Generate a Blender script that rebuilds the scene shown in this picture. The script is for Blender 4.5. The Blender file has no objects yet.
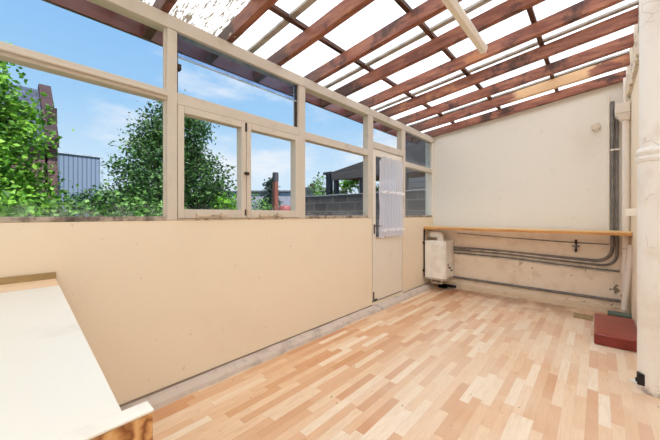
import bpy, bmesh, math, random
from mathutils import Vector, Matrix
random.seed(7)
SC = bpy.context.scene
COL = SC.collection
PI = math.pi

# ------------------------------------------------------------------ helpers
def lin(r, g, b):
    f = lambda v: (v/255/12.92) if v/255 <= .04045 else ((v/255+.055)/1.055)**2.4
    return (f(r), f(g), f(b), 1.0)

class MB:
    """collects shapes (world coordinates) for ONE mesh object"""
    def __init__(s):
        s.v, s.f, s.sm = [], [], []
    def add(s, vs, fs, smooth=False):
        o = len(s.v)
        s.v += [tuple(p) for p in vs]
        for f in fs:
            s.f.append([i+o for i in f]); s.sm.append(smooth)
        return s
    def box(s, x0, x1, y0, y1, z0, z1):
        return s.hexa([(x0,y0,z0),(x1,y0,z0),(x1,y1,z0),(x0,y1,z0),(x0,y0,z1),(x1,y0,z1),(x1,y1,z1),(x0,y1,z1)])
    def hexa(s, p):
        return s.add(p, [(3,2,1,0),(4,5,6,7),(0,1,5,4),(1,2,6,5),(2,3,7,6),(3,0,4,7)])
    def prism(s, pts, axis, a, b):
        """polygon pts (2D) extruded along axis from a to b"""
        def mk(p, t):
            if axis == 'x': return (t, p[0], p[1])
            if axis == 'y': return (p[0], t, p[1])
            return (p[0], p[1], t)
        n = len(pts)
        vs = [mk(p, a) for p in pts]+[mk(p, b) for p in pts]
        fs = [list(range(n))[::-1], [i+n for i in range(n)]]
        fs += [(i, (i+1) % n, (i+1) % n+n, i+n) for i in range(n)]
        return s.add(vs, fs)
    def tube(s, path, r, n=12, rr=None, cap=True):
        path = [Vector(p) for p in path]
        rs = rr or [r]*len(path)
        rings = []
        up = None
        for i, p in enumerate(path):
            d = (path[min(i+1, len(path)-1)]-path[max(i-1, 0)])
            d = d.normalized() if d.length > 1e-9 else Vector((0,0,1))
            if up is None:
                up = Vector((0,0,1)) if abs(d.z) < .9 else Vector((1,0,0))
            a = (up - d*up.dot(d)).normalized(); b = d.cross(a); up = a
            rings.append([p+(a*math.cos(2*PI*k/n)+b*math.sin(2*PI*k/n))*rs[i] for k in range(n)])
        vs = [q for R in rings for q in R]
        fs = []
        for i in range(len(rings)-1):
            for k in range(n):
                k2 = (k+1) % n
                fs.append((i*n+k, i*n+k2, (i+1)*n+k2, (i+1)*n+k))
        s.add(vs, fs, True)
        if cap:
            m = len(rings)-1
            s.add(rings[0], [tuple(range(n))[::-1]]); s.add(rings[m], [tuple(range(n))])
        return s
    def lathe(s, cx, cy, prof, n=40):
        vs, fs = [], []
        for r, z in prof:
            for k in range(n):
                a = 2*PI*k/n
                vs.append((cx+r*math.cos(a), cy+r*math.sin(a), z))
        for i in range(len(prof)-1):
            for k in range(n):
                k2 = (k+1) % n
                fs.append((i*n+k, i*n+k2, (i+1)*n+k2, (i+1)*n+k))
        fs.append(tuple(range(n))[::-1]); m = (len(prof)-1)*n
        fs.append(tuple(range(m, m+n)))
        return s.add(vs, fs, True)

def fillet(pts, r, n=6):
    """round the corners of a polyline"""
    pts = [Vector(p) for p in pts]
    out = [pts[0]]
    for i in range(1, len(pts)-1):
        a, b, c = pts[i-1], pts[i], pts[i+1]
        d1 = (a-b); d2 = (c-b)
        q = min(r, d1.length*.49, d2.length*.49)
        p1 = b+d1.normalized()*q; p2 = b+d2.normalized()*q
        for k in range(n+1):
            t = k/n
            out.append(p1*(1-t)**2+b*2*t*(1-t)+p2*t*t)
    out.append(pts[-1])
    return out

def mesh_obj(name, mb, mat, parent=None, bevel=0, origin=None):
    me = bpy.data.meshes.new(name)
    root = parent
    while root is not None and root.parent is not None: root = root.parent
    if root is not None:
        L = Vector(root.location)
    elif origin is not None:
        L = Vector(origin)
    else:
        xs = [p[0] for p in mb.v]; ys = [p[1] for p in mb.v]; zs = [p[2] for p in mb.v]
        L = Vector(((min(xs)+max(xs))/2, (min(ys)+max(ys))/2, min(zs)))
    me.from_pydata([tuple(Vector(p)-L) for p in mb.v], [], mb.f)
    me.polygons.foreach_set('use_smooth', mb.sm)
    me.update()
    bm = bmesh.new(); bm.from_mesh(me)
    if len(bm.faces) < 4000:
        bmesh.ops.recalc_face_normals(bm, faces=bm.faces)
    bm.to_mesh(me); bm.free()
    if any(mb.sm): me.set_sharp_from_angle(angle=math.radians(38))
    me.materials.append(mat)
    o = bpy.data.objects.new(name, me); COL.objects.link(o)
    if parent is not None: o.parent = parent
    else: o.location = L
    if bevel:
        m = o.modifiers.new('bevel', 'BEVEL'); m.width = bevel; m.segments = 2; m.limit_method = 'ANGLE'; m.angle_limit = .7
    return o

def tag(o, label, cat, group=None, kind=None):
    o['label'] = label; o['category'] = cat
    if group: o['group'] = group
    if kind: o['kind'] = kind
    return o
def thing(name, label, cat, loc, group=None):
    o = bpy.data.objects.new(name, None); COL.objects.link(o); o.location = loc
    o.empty_display_size = .1
    return tag(o, label, cat, group)
def struct(name, mb, mat, label, cat, bevel=0):
    o = mesh_obj(name, mb, mat, None, bevel); o['kind'] = 'structure'
    return tag(o, label, cat)
def struct_empty(name, label, cat, loc):
    o = thing(name, label, cat, loc); o['kind'] = 'structure'
    return o

# ------------------------------------------------------------------ materials
class NT:
    def __init__(s, name):
        s.m = bpy.data.materials.new(name); s.m.use_nodes = True
        s.t = s.m.node_tree; s.t.nodes.clear()
        s.out = s.n('ShaderNodeOutputMaterial')
    def n(s, typ, **kw):
        nd = s.t.nodes.new(typ)
        for k, v in kw.items(): setattr(nd, k, v)
        return nd
    def l(s, a, b): s.t.links.new(a, b)
    def setin(s, sock, v):
        if hasattr(v, 'is_output'): s.l(v, sock)
        else: sock.default_value = v
    def math(s, op, a, b=None, c=None, clamp=False):
        nd = s.n('ShaderNodeMath', operation=op, use_clamp=clamp)
        s.setin(nd.inputs[0], a)
        if b is not None: s.setin(nd.inputs[1], b)
        if c is not None: s.setin(nd.inputs[2], c)
        return nd.outputs[0]
    def mix(s, fac, a, b, mode='MIX'):
        nd = s.n('ShaderNodeMix', data_type='RGBA', blend_type=mode)
        s.setin(nd.inputs['Factor'], fac); s.setin(nd.inputs[6], a); s.setin(nd.inputs[7], b)
        return nd.outputs[2]
    def pos(s): return s.n('ShaderNodeNewGeometry').outputs['Position']
    def obj(s): return s.n('ShaderNodeTexCoord').outputs['Object']
    def xyz(s, v):
        nd = s.n('ShaderNodeSeparateXYZ'); s.l(v, nd.inputs[0]); return nd.outputs
    def comb(s, x, y, z=0.0):
        nd = s.n('ShaderNodeCombineXYZ')
        for i, v in enumerate((x, y, z)): s.setin(nd.inputs[i], v)
        return nd.outputs[0]
    def scale(s, v, sc):
        nd = s.n('ShaderNodeVectorMath', operation='MULTIPLY'); s.l(v, nd.inputs[0]); nd.inputs[1].default_value = sc
        return nd.outputs[0]
    def addv(s, v, w):
        nd = s.n('ShaderNodeVectorMath', operation='ADD'); s.l(v, nd.inputs[0]); s.setin(nd.inputs[1], w)
        return nd.outputs[0]
    def noise(s, v, scale, detail=4, rough=.55):
        nd = s.n('ShaderNodeTexNoise'); s.l(v, nd.inputs['Vector'])
        nd.inputs['Scale'].default_value = scale; nd.inputs['Detail'].default_value = detail; nd.inputs['Roughness'].default_value = rough
        return nd.outputs['Fac']
    def ramp(s, fac, stops, interp='LINEAR'):
        nd = s.n('ShaderNodeValToRGB'); s.l(fac, nd.inputs[0]); cr = nd.color_ramp; cr.interpolation = interp
        while len(cr.elements) < len(stops): cr.elements.new(.5)
        for e, (p, c) in zip(cr.elements, stops):
            e.position = p; e.color = c if hasattr(c, '__len__') else (c, c, c, 1)
        return nd.outputs[0]
    def smooth(s, v, a, b):
        nd = s.n('ShaderNodeMapRange', interpolation_type='SMOOTHSTEP'); s.setin(nd.inputs[0], v)
        nd.inputs[1].default_value = a; nd.inputs[2].default_value = b
        return nd.outputs[0]
    def bsdf(s, color, rough=.6, spec=.3, bump=None, bstr=.3, metal=0, bdist=.01):
        b = s.n('ShaderNodeBsdfPrincipled')
        s.setin(b.inputs['Base Color'], color); s.setin(b.inputs['Roughness'], rough)
        b.inputs['Specular IOR Level'].default_value = spec; b.inputs['Metallic'].default_value = metal
        if bump is not None:
            bn = s.n('ShaderNodeBump'); bn.inputs['Strength'].default_value = bstr; bn.inputs['Distance'].default_value = bdist
            s.l(bump, bn.inputs['Height']); s.l(bn.outputs[0], b.inputs['Normal'])
        return b.outputs[0]
    def done(s, sh):
        s.l(sh, s.out.inputs[0]); return s.m

def paint(name, rgb, dirt=(150,120,90), amount=.25, scale=3.0, rough=.6, bump=.15, spec=.3, thr=.55):
    t = NT(name); p = t.pos()
    n1 = t.noise(p, scale, 6, .65); n2 = t.noise(p, scale*14, 3)
    f = t.math('MULTIPLY', t.smooth(n1, thr, thr+.25), amount)
    c = t.mix(f, lin(*rgb), lin(*dirt))
    return t.done(t.bsdf(c, rough, spec, n2, bump, bdist=.003))

def plain(name, rgb, rough=.5, spec=.4, metal=0, var=.06):
    t = NT(name); n = t.noise(t.pos(), 9, 4)
    c = t.mix(t.smooth(n, .35, .7), lin(*rgb), lin(*[max(0, v*(1-var*3)) for v in rgb]))
    return t.done(t.bsdf(c, rough, spec, metal=metal))

M = {}
# cream wall plaster, with scuffs and a few chips near the floor
def wall_mat(name, rgb, chipz=.0, chip_amt=0.0, rgb_low=None):
    t = NT(name); p = t.pos(); z = t.xyz(p)[2]
    n1 = t.noise(p, 1.3, 5, .6); n2 = t.noise(p, 30, 3); n3 = t.noise(t.scale(p, (1,1,.7)), 9, 5, .7); n5 = t.noise(p, 5, 3)
    c = t.mix(t.math('MULTIPLY', t.smooth(n1, .5, .8), .14), lin(*rgb), lin(200,172,135))
    if rgb_low:
        low = t.math('MULTIPLY', t.math('SUBTRACT', 1.0, t.smooth(z, .93, 1.0)), 1.0)
        c = t.mix(low, c, t.mix(t.math('MULTIPLY', t.smooth(n5, .45, .7), .25), lin(*rgb_low), lin(190,155,125)))
    specks = t.smooth(t.noise(p, 23, 2, .5), .72, .76)
    c = t.mix(t.math('MULTIPLY', specks, .22), c, lin(120,90,60))
    if chip_amt:
        m = t.math('MULTIPLY', t.smooth(n3, .61, .64), t.math('SUBTRACT', 1.0, t.smooth(z, chipz*.6, chipz)))
        m = t.math('MULTIPLY', m, t.smooth(t.xyz(p)[0], -1.2, -.6))
        c = t.mix(t.math('MULTIPLY', m, chip_amt), c, lin(95,70,50))
    return t.done(t.bsdf(c, .55, .25, n2, .25, bdist=.003))
M['wall'] = wall_mat('cream_wall_paint', (243,228,204), .55, 0)
M['wall_far'] = wall_mat('pale_plaster_paint', (242,239,230), .72, .8, (246,232,212))
M['wall_white'] = paint('white_wall_paint', (242,236,225), (200,175,140), .3, 2.5)
M['flaky'] = paint('flaking_white_paint', (228,216,196), (95,65,45), .9, 14, .8, .9, thr=.5)
M['frame'] = paint('beige_frame_paint', (212,202,188), (120,100,80), .35, 7, .5, .2)
M['frame_dirty'] = paint('dirty_sill_paint', (215,196,172), (75,60,48), .95, 16, .6, .5, thr=.48)
M['white_paint'] = paint('white_gloss_paint', (240,232,218), (190,165,135), .35, 6, .35, .15, .5)
M['sill'] = paint('grimy_sill_paint', (186,172,156), (70,60,52), .9, 13, .7, .4, thr=.42)
M['kerb'] = paint('worn_concrete', (214,200,188), (150,134,124), .5, 9, .85, .8, .2, thr=.45)
M['plinth'] = paint('stained_plaster', (226,206,178), (120,84,60), .75, 7, .8, .5, .2, thr=.52)
M['dirtline'] = paint('dirty_joint', (150,132,116), (70,58,50), .9, 11, .9, .5)

def rafter_mat():
    t = NT('red_stained_timber'); p = t.pos()
    oi = t.n('ShaderNodeObjectInfo').outputs['Random']
    q = t.addv(t.scale(p, (1.6,9,9)), t.comb(t.math('MULTIPLY', oi, 37.0), 0.0, 0.0))
    g = t.noise(q, 2.2, 6, .65)
    q2 = t.addv(p, t.comb(t.math('MULTIPLY', oi, 91.0), 0.0, 0.0))
    b = t.noise(q2, 3.2, 5, .6)
    c = t.ramp(g, [(.25, lin(80,48,38)), (.45, lin(134,80,62)), (.6, lin(160,102,78)), (.8, lin(188,132,100))])
    c = t.mix(t.math('MULTIPLY', t.smooth(b, .54, .66), .85), c, lin(52,36,32))
    c = t.mix(t.math('MULTIPLY', t.smooth(b, .42, .32), .6), c, lin(200,136,88))
    # bare burnt-looking ends at the plate
    x = t.xyz(p)[0]
    e = t.math('MULTIPLY', t.math('SUBTRACT', 1.0, t.smooth(t.math('ADD', x, t.math('MULTIPLY', b, .5)), -1.95, -1.6)), .75)
    c = t.mix(e, c, lin(74,55,48))
    xx, yy_, zz_ = t.xyz(p)
    bare = t.math('MULTIPLY', t.math('MULTIPLY', t.smooth(yy_, 4.40, 4.42), t.smooth(yy_, 4.62, 4.60)), t.math('MULTIPLY', t.smooth(t.math('ADD', xx, t.math('MULTIPLY', g, .5)), -.62, -.5), t.smooth(t.math('ADD', xx, t.math('MULTIPLY', g, .3)), .12, .06)))
    c = t.mix(t.math('MULTIPLY', bare, .85), c, lin(226,186,140))
    fl = t.smooth(t.noise(t.addv(t.scale(p,(1,2,2)), t.comb(oi, oi, oi)), 13, 3, .5), .74, .76)
    c = t.mix(t.math('MULTIPLY', fl, .8), c, lin(225,200,175))
    return t.done(t.bsdf(c, .5, .35, g, .35, bdist=.004))
M['rafter'] = rafter_mat()
def wood(name, a, b, stretch, scale=3, rough=.5, spec=.35):
    t = NT(name); p = t.scale(t.pos(), stretch)
    g = t.noise(p, scale, 6, .6)
    return t.done(t.bsdf(t.ramp(g, [(.3, lin(*a)), (.7, lin(*b))]), rough, spec, g, .15, bdist=.003))
M['purlin'] = wood('dark_batten_timber', (52,38,34), (110,70,52), (9,1.5,9), 3, .7)
M['shelf'] = wood('orange_pine', (196,130,66), (228,172,104), (1.2,8,8), 3, .45)
M['shelf_top'] = wood('pale_pine_top', (222,184,132), (238,208,160), (1.2,8,8), 3, .45)  # paler pine tone than the lipping below it
M['strip_wood'] = wood('pale_pink_beech', (232,196,160), (246,220,190), (8,1.4,8), 4, .4)
M['upstand'] = wood('olive_brown_strip', (150,126,84), (176,150,106), (8,1.4,8), 3, .5)
M['post_wood'] = wood('red_brown_post', (112,66,58), (150,92,80), (8,8,1.2), 3, .8)
M['grey_wood'] = wood('weathered_grey_timber', (74,68,70), (112,104,102), (1,4,12), 3, .8)
M['dark_wood'] = wood('dark_weathered_post', (58,58,66), (84,82,88), (8,8,1.4), 3, .8)

def burl():
    t = NT('burl_veneer'); p = t.scale(t.pos(), (4,5,5))
    n = t.noise(p, 1.6, 4, .5)
    f = t.math('FRACT', t.math('MULTIPLY', n, 7.0))
    f = t.math('ABSOLUTE', t.math('SUBTRACT', f, .5))
    c = t.ramp(f, [(.02, lin(140,84,44)), (.14, lin(190,130,76)), (.3, lin(222,172,112)), (.5, lin(232,190,134))])
    return t.done(t.bsdf(c, .35, .5))
M['burl'] = burl()

def floor_mat():
    t = NT('beech_strip_laminate'); p = t.pos(); x, y, z = t.xyz(p)
    W, Ln = .056, .40
    xr = t.math('DIVIDE', x, W); row = t.math('FLOOR', xr)
    wn = t.n('ShaderNodeTexWhiteNoise', noise_dimensions='1D'); t.l(row, wn.inputs['W'])
    yy = t.math('ADD', t.math('DIVIDE', y, Ln), t.math('MULTIPLY', wn.outputs['Value'], 7.3))
    cl = t.math('FLOOR', yy)
    w2 = t.n('ShaderNodeTexWhiteNoise', noise_dimensions='2D'); t.l(t.comb(row, cl), w2.inputs['Vector'])
    base = t.ramp(w2.outputs['Value'], [(0, lin(212,150,104)), (.15, lin(224,172,128)), (.4, lin(234,192,152)), (.65, lin(240,206,170)), (.85, lin(244,218,188)), (1, lin(250,232,208))])
    g = t.noise(t.addv(t.scale(p, (30,3,1)), w2.outputs['Color']), 3, 5, .6)
    c = t.mix(t.math('MULTIPLY', t.smooth(g, .4, .75), .28), base, lin(196,140,98))
    # joints
    fx = t.math('ABSOLUTE', t.math('SUBTRACT', t.math('FRACT', xr), .5))
    fy = t.math('ABSOLUTE', t.math('SUBTRACT', t.math('FRACT', yy), .5))
    j = t.math('MAXIMUM', t.math('GREATER_THAN', fx, .488), t.math('GREATER_THAN', fy, .4975))
    c = t.mix(t.math('MULTIPLY', j, .35), c, lin(165,115,80))
    # roof's pale reflection painted over the middle, browner patches along the far wall
    roof_sheen = t.math('MULTIPLY', t.smooth(t.noise(p, 1.1, 4), .25, .65), t.math('MULTIPLY', t.smooth(x, -1.85, -.9), .45))
    c = t.mix(roof_sheen, c, lin(243,228,206))
    d = t.math('MULTIPLY', t.smooth(y, 4.2, 4.95), t.smooth(t.noise(p, 4, 4), .3, .6))
    c = t.mix(t.math('MULTIPLY', d, .6), c, lin(140,90,62))
    sp = t.math('MULTIPLY', t.smooth(t.noise(p, 31, 2, .4), .755, .775), .7)
    c = t.mix(sp, c, lin(90,62,45))
    return t.done(t.bsdf(c, t.math('ADD', .22, t.math('MULTIPLY', g, .2)), .5))
M['floor'] = floor_mat()

def roof_mat():
    t = NT('translucent_corrugated_sheet'); p = t.pos(); x, y, z = t.xyz(p)
    n = t.noise(t.scale(p, (8,58,1)), 1.7, 3, .6)
    nb = t.noise(p, 1.6, 3)
    lim = t.math('ADD', t.math('MULTIPLY', t.smooth(y, 1.75, 1.1), t.math('ADD', .55, t.math('MULTIPLY', t.smooth(nb, .35, .6), .35))), t.math('MULTIPLY', t.smooth(x, -1.5, -2.3), t.math('MULTIPLY', t.smooth(y, 3.2, 1.0), .35)))
    thr = t.math('SUBTRACT', .79, t.math('MULTIPLY', lim, .31))
    f = t.math('MULTIPLY', t.math('MULTIPLY', t.math('SUBTRACT', n, thr), 16.0, clamp=True), .93)
    c = t.mix(f, t.mix(t.math('MULTIPLY', t.smooth(y,1.8,1.1), .35), lin(252,252,251), lin(244,230,205)), t.mix(t.smooth(n, .6, .75), lin(104,84,56), lin(24,22,20)))
    tr = t.n('ShaderNodeBsdfTranslucent'); t.setin(tr.inputs[0], c)
    df = t.n('ShaderNodeBsdfDiffuse'); t.setin(df.inputs[0], c)
    mx = t.n('ShaderNodeMixShader'); mx.inputs[0].default_value = .12
    t.l(tr.outputs[0], mx.inputs[1]); t.l(df.outputs[0], mx.inputs[2])
    return t.done(mx.outputs[0])
M['roof'] = roof_mat()
M['joint'] = plain('grey_sheet_lap', (176,168,158), .6, .3)

def glass_mat(name, tint=(1,1,1,1), dust=True, hazey=0.0, z0=1.17, hazec=(205,208,212)):
    t = NT(name); p = t.pos(); z = t.xyz(p)[2]
    tr = t.n('ShaderNodeBsdfTransparent'); tr.inputs[0].default_value = tint
    gl = t.n('ShaderNodeBsdfGlossy'); gl.inputs['Roughness'].default_value = .01; gl.inputs[0].default_value = (.9,.95,1,1)
    fr = t.n('ShaderNodeFresnel'); fr.inputs[0].default_value = 1.14
    mx = t.n('ShaderNodeMixShader'); t.l(t.math('MULTIPLY', fr.outputs[0], .13), mx.inputs[0]); t.l(tr.outputs[0], mx.inputs[1]); t.l(gl.outputs[0], mx.inputs[2])
    sh = mx.outputs[0]
    n = t.noise(p, 11, 5, .65)
    m = t.math('MULTIPLY', t.smooth(n, .30, .75), t.math('ADD', t.math('MULTIPLY', t.smooth(z, z0+.12, z0)  , .26), .012+hazey))
    df = t.n('ShaderNodeBsdfDiffuse'); df.inputs[0].default_value = lin(*hazec)
    m2 = t.n('ShaderNodeMixShader'); t.l(m, m2.inputs[0]); t.l(sh, m2.inputs[1]); t.l(df.outputs[0], m2.inputs[2])
    return t.done(m2.outputs[0])
M['glass'] = glass_mat('dusty_clear_glass')
M['glass_blue'] = glass_mat('bluish_sheet_glass', (.76,.84,.97,1), hazey=.22, hazec=(120,132,160))  # even blue-grey haze over the whole upper sheet
M['glass_grey'] = glass_mat('grimy_grey_glass', (.78,.82,.86,1), hazey=.05, z0=1.98)

def lace():
    t = NT('white_net'); p = t.pos()
    n = t.noise(t.scale(p, (60,60,60)), 3, 2)
    tr = t.n('ShaderNodeBsdfTransparent'); tl = t.n('ShaderNodeBsdfTranslucent'); tl.inputs[0].default_value = lin(246,244,250)
    df = t.n('ShaderNodeBsdfDiffuse'); df.inputs[0].default_value = lin(246,244,250)
    a = t.n('ShaderNodeMixShader'); a.inputs[0].default_value = .5; t.l(tl.outputs[0], a.inputs[1]); t.l(df.outputs[0], a.inputs[2])
    b = t.n('ShaderNodeMixShader'); t.l(t.math('ADD', .78, t.math('MULTIPLY', n, .2)), b.inputs[0]); t.l(tr.outputs[0], b.inputs[1]); t.l(a.outputs[0], b.inputs[2])
    return t.done(b.outputs[0])
M['lace'] = lace()
M['lace_trim'] = plain('white_lace_edge', (250,249,252), .8, .1, var=.01)

M['white_top'] = paint('worn_white_laminate', (240,236,225), (214,206,186), .5, 3.2, .32, .05, .45)
M['white_edge'] = plain('white_board_edge', (248,243,232), .4, .4, var=.02)
M['enamel'] = plain('white_enamel', (250,247,240), .3, .5, var=.02)
M['enamel_side'] = plain('grey_metal_base', (196,188,178), .4, .5, var=.03)
M['dark'] = plain('dark_rusty_metal', (62,50,44), .6, .4)
M['black'] = plain('black_metal', (34,32,32), .5, .4)
M['cable'] = plain('grey_cable_sheath', (140,134,130), .5, .4)
M['cable_pale'] = plain('pale_cable_sheath', (236,226,210), .5, .35)
M['conduit'] = plain('grey_steel_conduit', (132,128,126), .45, .5)
M['pvc'] = paint('white_plastic_pipe', (238,230,220), (170,140,110), .4, 8, .4, .1, .45)
M['green_grey'] = plain('verdigris_fitting', (110,122,112), .6, .3)
def column_mat():
    t = NT('cracked_white_paint'); p = t.pos()
    wv = t.addv(p, t.scale(t.n('ShaderNodeTexNoise').outputs['Color'], (0,0,0)))
    v = t.n('ShaderNodeTexVoronoi', feature='DISTANCE_TO_EDGE'); t.l(t.addv(p, t.scale(wv,(.0,.0,.0))), v.inputs['Vector']); v.inputs['Scale'].default_value = 9
    ns = t.noise(p, 4, 4); z = t.xyz(p)[2]
    crack = t.math('MULTIPLY', t.math('LESS_THAN', v.outputs['Distance'], .010), t.smooth(ns, .55, .62))
    st = t.math('MULTIPLY', t.smooth(t.noise(p, 3, 5, .65), .45, .8), .35)
    c = t.mix(st, lin(247,244,238), lin(205,180,150))
    c = t.mix(t.math('MULTIPLY', crack, .6), c, lin(150,125,100))
    low = t.math('MULTIPLY', t.smooth(z, .09, .0), t.smooth(t.noise(p, 22, 3), .35, .6))
    c = t.mix(t.math('MULTIPLY', low, .6), c, lin(110,82,60))
    return t.done(t.bsdf(c, .45, .4, t.noise(p, 16, 3), .25, bdist=.004))
M['column'] = column_mat()
def red_mat():
    t = NT('red_floor_paint'); p = t.pos(); z = t.xyz(p)[2]
    n = t.noise(p, 7, 6, .7)
    c = t.ramp(n, [(.3, lin(120,34,32)), (.55, lin(160,48,42)), (.75, lin(190,92,80))])
    c = t.mix(t.math('MULTIPLY', t.smooth(z, .085, .10), .2), t.mix(.4, c, lin(80,26,22)), lin(196,92,80))  # sheen on top and darker sides are put into the colour
    sp = t.smooth(t.noise(p, 40, 2), .66, .7)
    c = t.mix(t.math('MULTIPLY', sp, .6), c, lin(90,45,35))
    return t.done(t.bsdf(c, .28, .6, n, .3, bdist=.005))
M['red'] = red_mat()
M['paper'] = plain('white_paper', (245,245,245), .7, .2, var=.02)
M['fascia'] = wood('maroon_fascia_paint', (92,50,48), (128,78,74), (6,1.2,6), 2.5, .35, .5)

# outdoors
def leaf_mat(name, cols, trans=.35):
    t = NT(name); r = t.n('ShaderNodeNewGeometry').outputs['Random Per Island']
    k = len(cols)-1
    c = t.ramp(r, [(i/k, lin(*q)) for i, q in enumerate(cols)])
    b = t.bsdf(c, .5, .3)
    tl = t.n('ShaderNodeBsdfTranslucent'); t.l(c, tl.inputs[0])
    mx = t.n('ShaderNodeMixShader'); mx.inputs[0].default_value = trans
    t.l(b, mx.inputs[1]); t.l(tl.outputs[0], mx.inputs[2])
    return t.done(mx.outputs[0])
M['leaf_bright'] = leaf_mat('bright_leaf', [(44,88,22),(84,140,36),(118,172,50),(150,198,78)])
M['leaf_dark'] = leaf_mat('dark_leaf', [(26,50,26),(46,82,38),(68,110,52),(108,148,80)], .25)
M['leaf_mid'] = leaf_mat('mid_leaf', [(44,82,30),(70,114,44),(98,144,60),(138,180,98)])
M['leaf_conifer'] = leaf_mat('conifer_leaf', [(44,63,59),(60,82,72)], .1)
M['bark'] = wood('bark', (66,54,44), (104,88,70), (6,6,1.5), 4, .9)
M['ground'] = paint('garden_soil', (88,92,58), (60,70,36), .8, 2, .95, .5)
def brick_mat(name, c1, c2, mortar, sx, sz, ax=1):
    t = NT(name); x, y, z = t.xyz(t.pos())
    b = t.n('ShaderNodeTexBrick'); t.l(t.comb((x, y)[ax], z), b.inputs['Vector'])
    b.inputs['Color1'].default_value = lin(*c1); b.inputs['Color2'].default_value = lin(*c2); b.inputs['Mortar'].default_value = lin(*mortar)
    b.inputs['Scale'].default_value = 1; b.inputs['Brick Width'].default_value = sx; b.inputs['Row Height'].default_value = sz; b.inputs['Mortar Size'].default_value = .012
    n = t.noise(t.pos(), 3, 5, .65)
    c = t.mix(t.math('MULTIPLY', t.smooth(n, .45, .8), .5), b.outputs['Color'], lin(*[v*.55 for v in c1]))
    return t.done(t.bsdf(c, .9, .15))
M['block'] = brick_mat('grey_concrete_block', (104,98,98), (84,80,82), (126,120,114), .44, .215, 0)
M['brick'] = brick_mat('purple_red_brick', (104,74,74), (86,62,66), (120,104,100), .23, .08, 1)
M['brick_red'] = brick_mat('red_brick', (78,54,58), (54,42,50), (74,66,68), .23, .08, 0)
def slate_mat():
    t = NT('blue_slate'); x, y, z = t.xyz(t.pos())
    b = t.n('ShaderNodeTexBrick'); t.l(t.comb(y, t.math('MULTIPLY', x, 1.0)), b.inputs['Vector'])
    b.inputs['Color1'].default_value = lin(70,80,100); b.inputs['Color2'].default_value = lin(50,60,80); b.inputs['Mortar'].default_value = lin(36,38,46)
    b.inputs['Scale'].default_value = 1; b.inputs['Brick Width'].default_value = .35; b.inputs['Row Height'].default_value = .3; b.inputs['Mortar Size'].default_value = .02
    return t.done(t.bsdf(b.outputs['Color'], .5, .4))
M['slate'] = slate_mat()
def ribbed(name, rgb, per):
    t = NT(name); x, y, z = t.xyz(t.pos())
    f = t.math('ABSOLUTE', t.math('SUBTRACT', t.math('FRACT', t.math('DIVIDE', y, per)), .5))
    c = t.mix(t.smooth(f, .3, .45), lin(*rgb), lin(*[v*.72 for v in rgb]))
    return t.done(t.bsdf(c, .5, .4, f, .5, bdist=.03))
M['clad'] = ribbed('blue_grey_ribbed_steel', (118,138,164), .2)
M['clad_pale'] = plain('pale_steel_trim', (176,196,214), .5, .4)
M['roof_grey'] = plain('grey_flat_roof', (112,114,124), .8, .2)
M['roof_pale'] = ribbed('pale_corrugated_roof', (205,212,214), .15)
M['window_blue'] = plain('blue_window_band', (120,150,178), .2, .6, var=.12)
M['concrete'] = paint('grey_render', (150,150,156), (100,98,100), .5, 3, .9, .3)
M['board'] = ribbed('grey_weatherboard', (122,128,136), .3)
def siding():
    t = NT('grey_board_siding'); x, y, z = t.xyz(t.pos())
    f = t.math('FRACT', t.math('DIVIDE', z, .19))
    n = t.noise(t.scale(t.pos(), (1,1,6)), 3, 4)
    c = t.mix(n, lin(104,110,118), lin(140,146,152))
    c = t.mix(t.smooth(f, .12, .02), c, lin(62,64,70))
    return t.done(t.bsdf(c, .7, .3))
M['siding'] = siding()
M['red_plastic'] = plain('dull_red_plastic', (150,82,80), .5, .4)

# ------------------------------------------------------------------ key dimensions
XL = -2.12      # inner face of glazed wall
YF = 5.02       # far wall
XR = .28        # house wall on the right, beside the step
PL0, PL1 = 2.44, 2.53
K = .111        # roof pitch
def rz(x): return 2.535 + K*(x-XL)      # underside of the rafters
RH = .115        # rafter height
POSTS = {'A': (.742,.806), 'B': (1.905,1.99), 'C': (3.055,3.165), 'D': (3.85,4.01), 'E': (4.965,5.02)}

# ------------------------------------------------------------------ setting
struct('floor', MB().box(-2.12, 1.6, -2.2, YF, -.1, 0), M['floor'], 'beech strip laminate floor of the lean-to', 'floor')
mb = MB().box(XL-.14, XL, -2.2, POSTS['C'][1]-.02, -.1, 1.165).box(XL-.14, XL, 3.945, YF, -.1, 1.165).box(XL-.14, XL, 3.145, 3.945, -.1, .085)
mb.box(XL-.14, XL, -2.2, -.82, 1.165, 2.53)
struct('wall_left', mb, M['wall'], 'low cream wall below the glazing', 'wall')
mb = MB().prism([(XL-.14,-.1),(XR+.12,-.1),(XR+.12,2.95),(XL-.14,2.62)], 'y', YF, YF+.14)
struct('wall_back', mb, M['wall_far'], 'pale plastered end wall above and below the pine shelf', 'wall')
mb = MB().box(XR, XR+.6, 3.42, YF, -.1, 2.86)
struct('wall_right', mb, M['wall'], 'house wall behind the red step and pipes', 'wall')
mb = MB().box(1.3, 1.5, -2.2, 3.42, -.1, 3.0)
struct('wall_house', mb, M['wall_white'], 'white house wall beside the camera', 'wall')
mb = MB().box(XL-.14, 1.5, -2.34, -2.2, -.1, 3.0)
struct('wall_front', mb, M['wall_white'], 'white wall behind the camera', 'wall')
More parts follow.
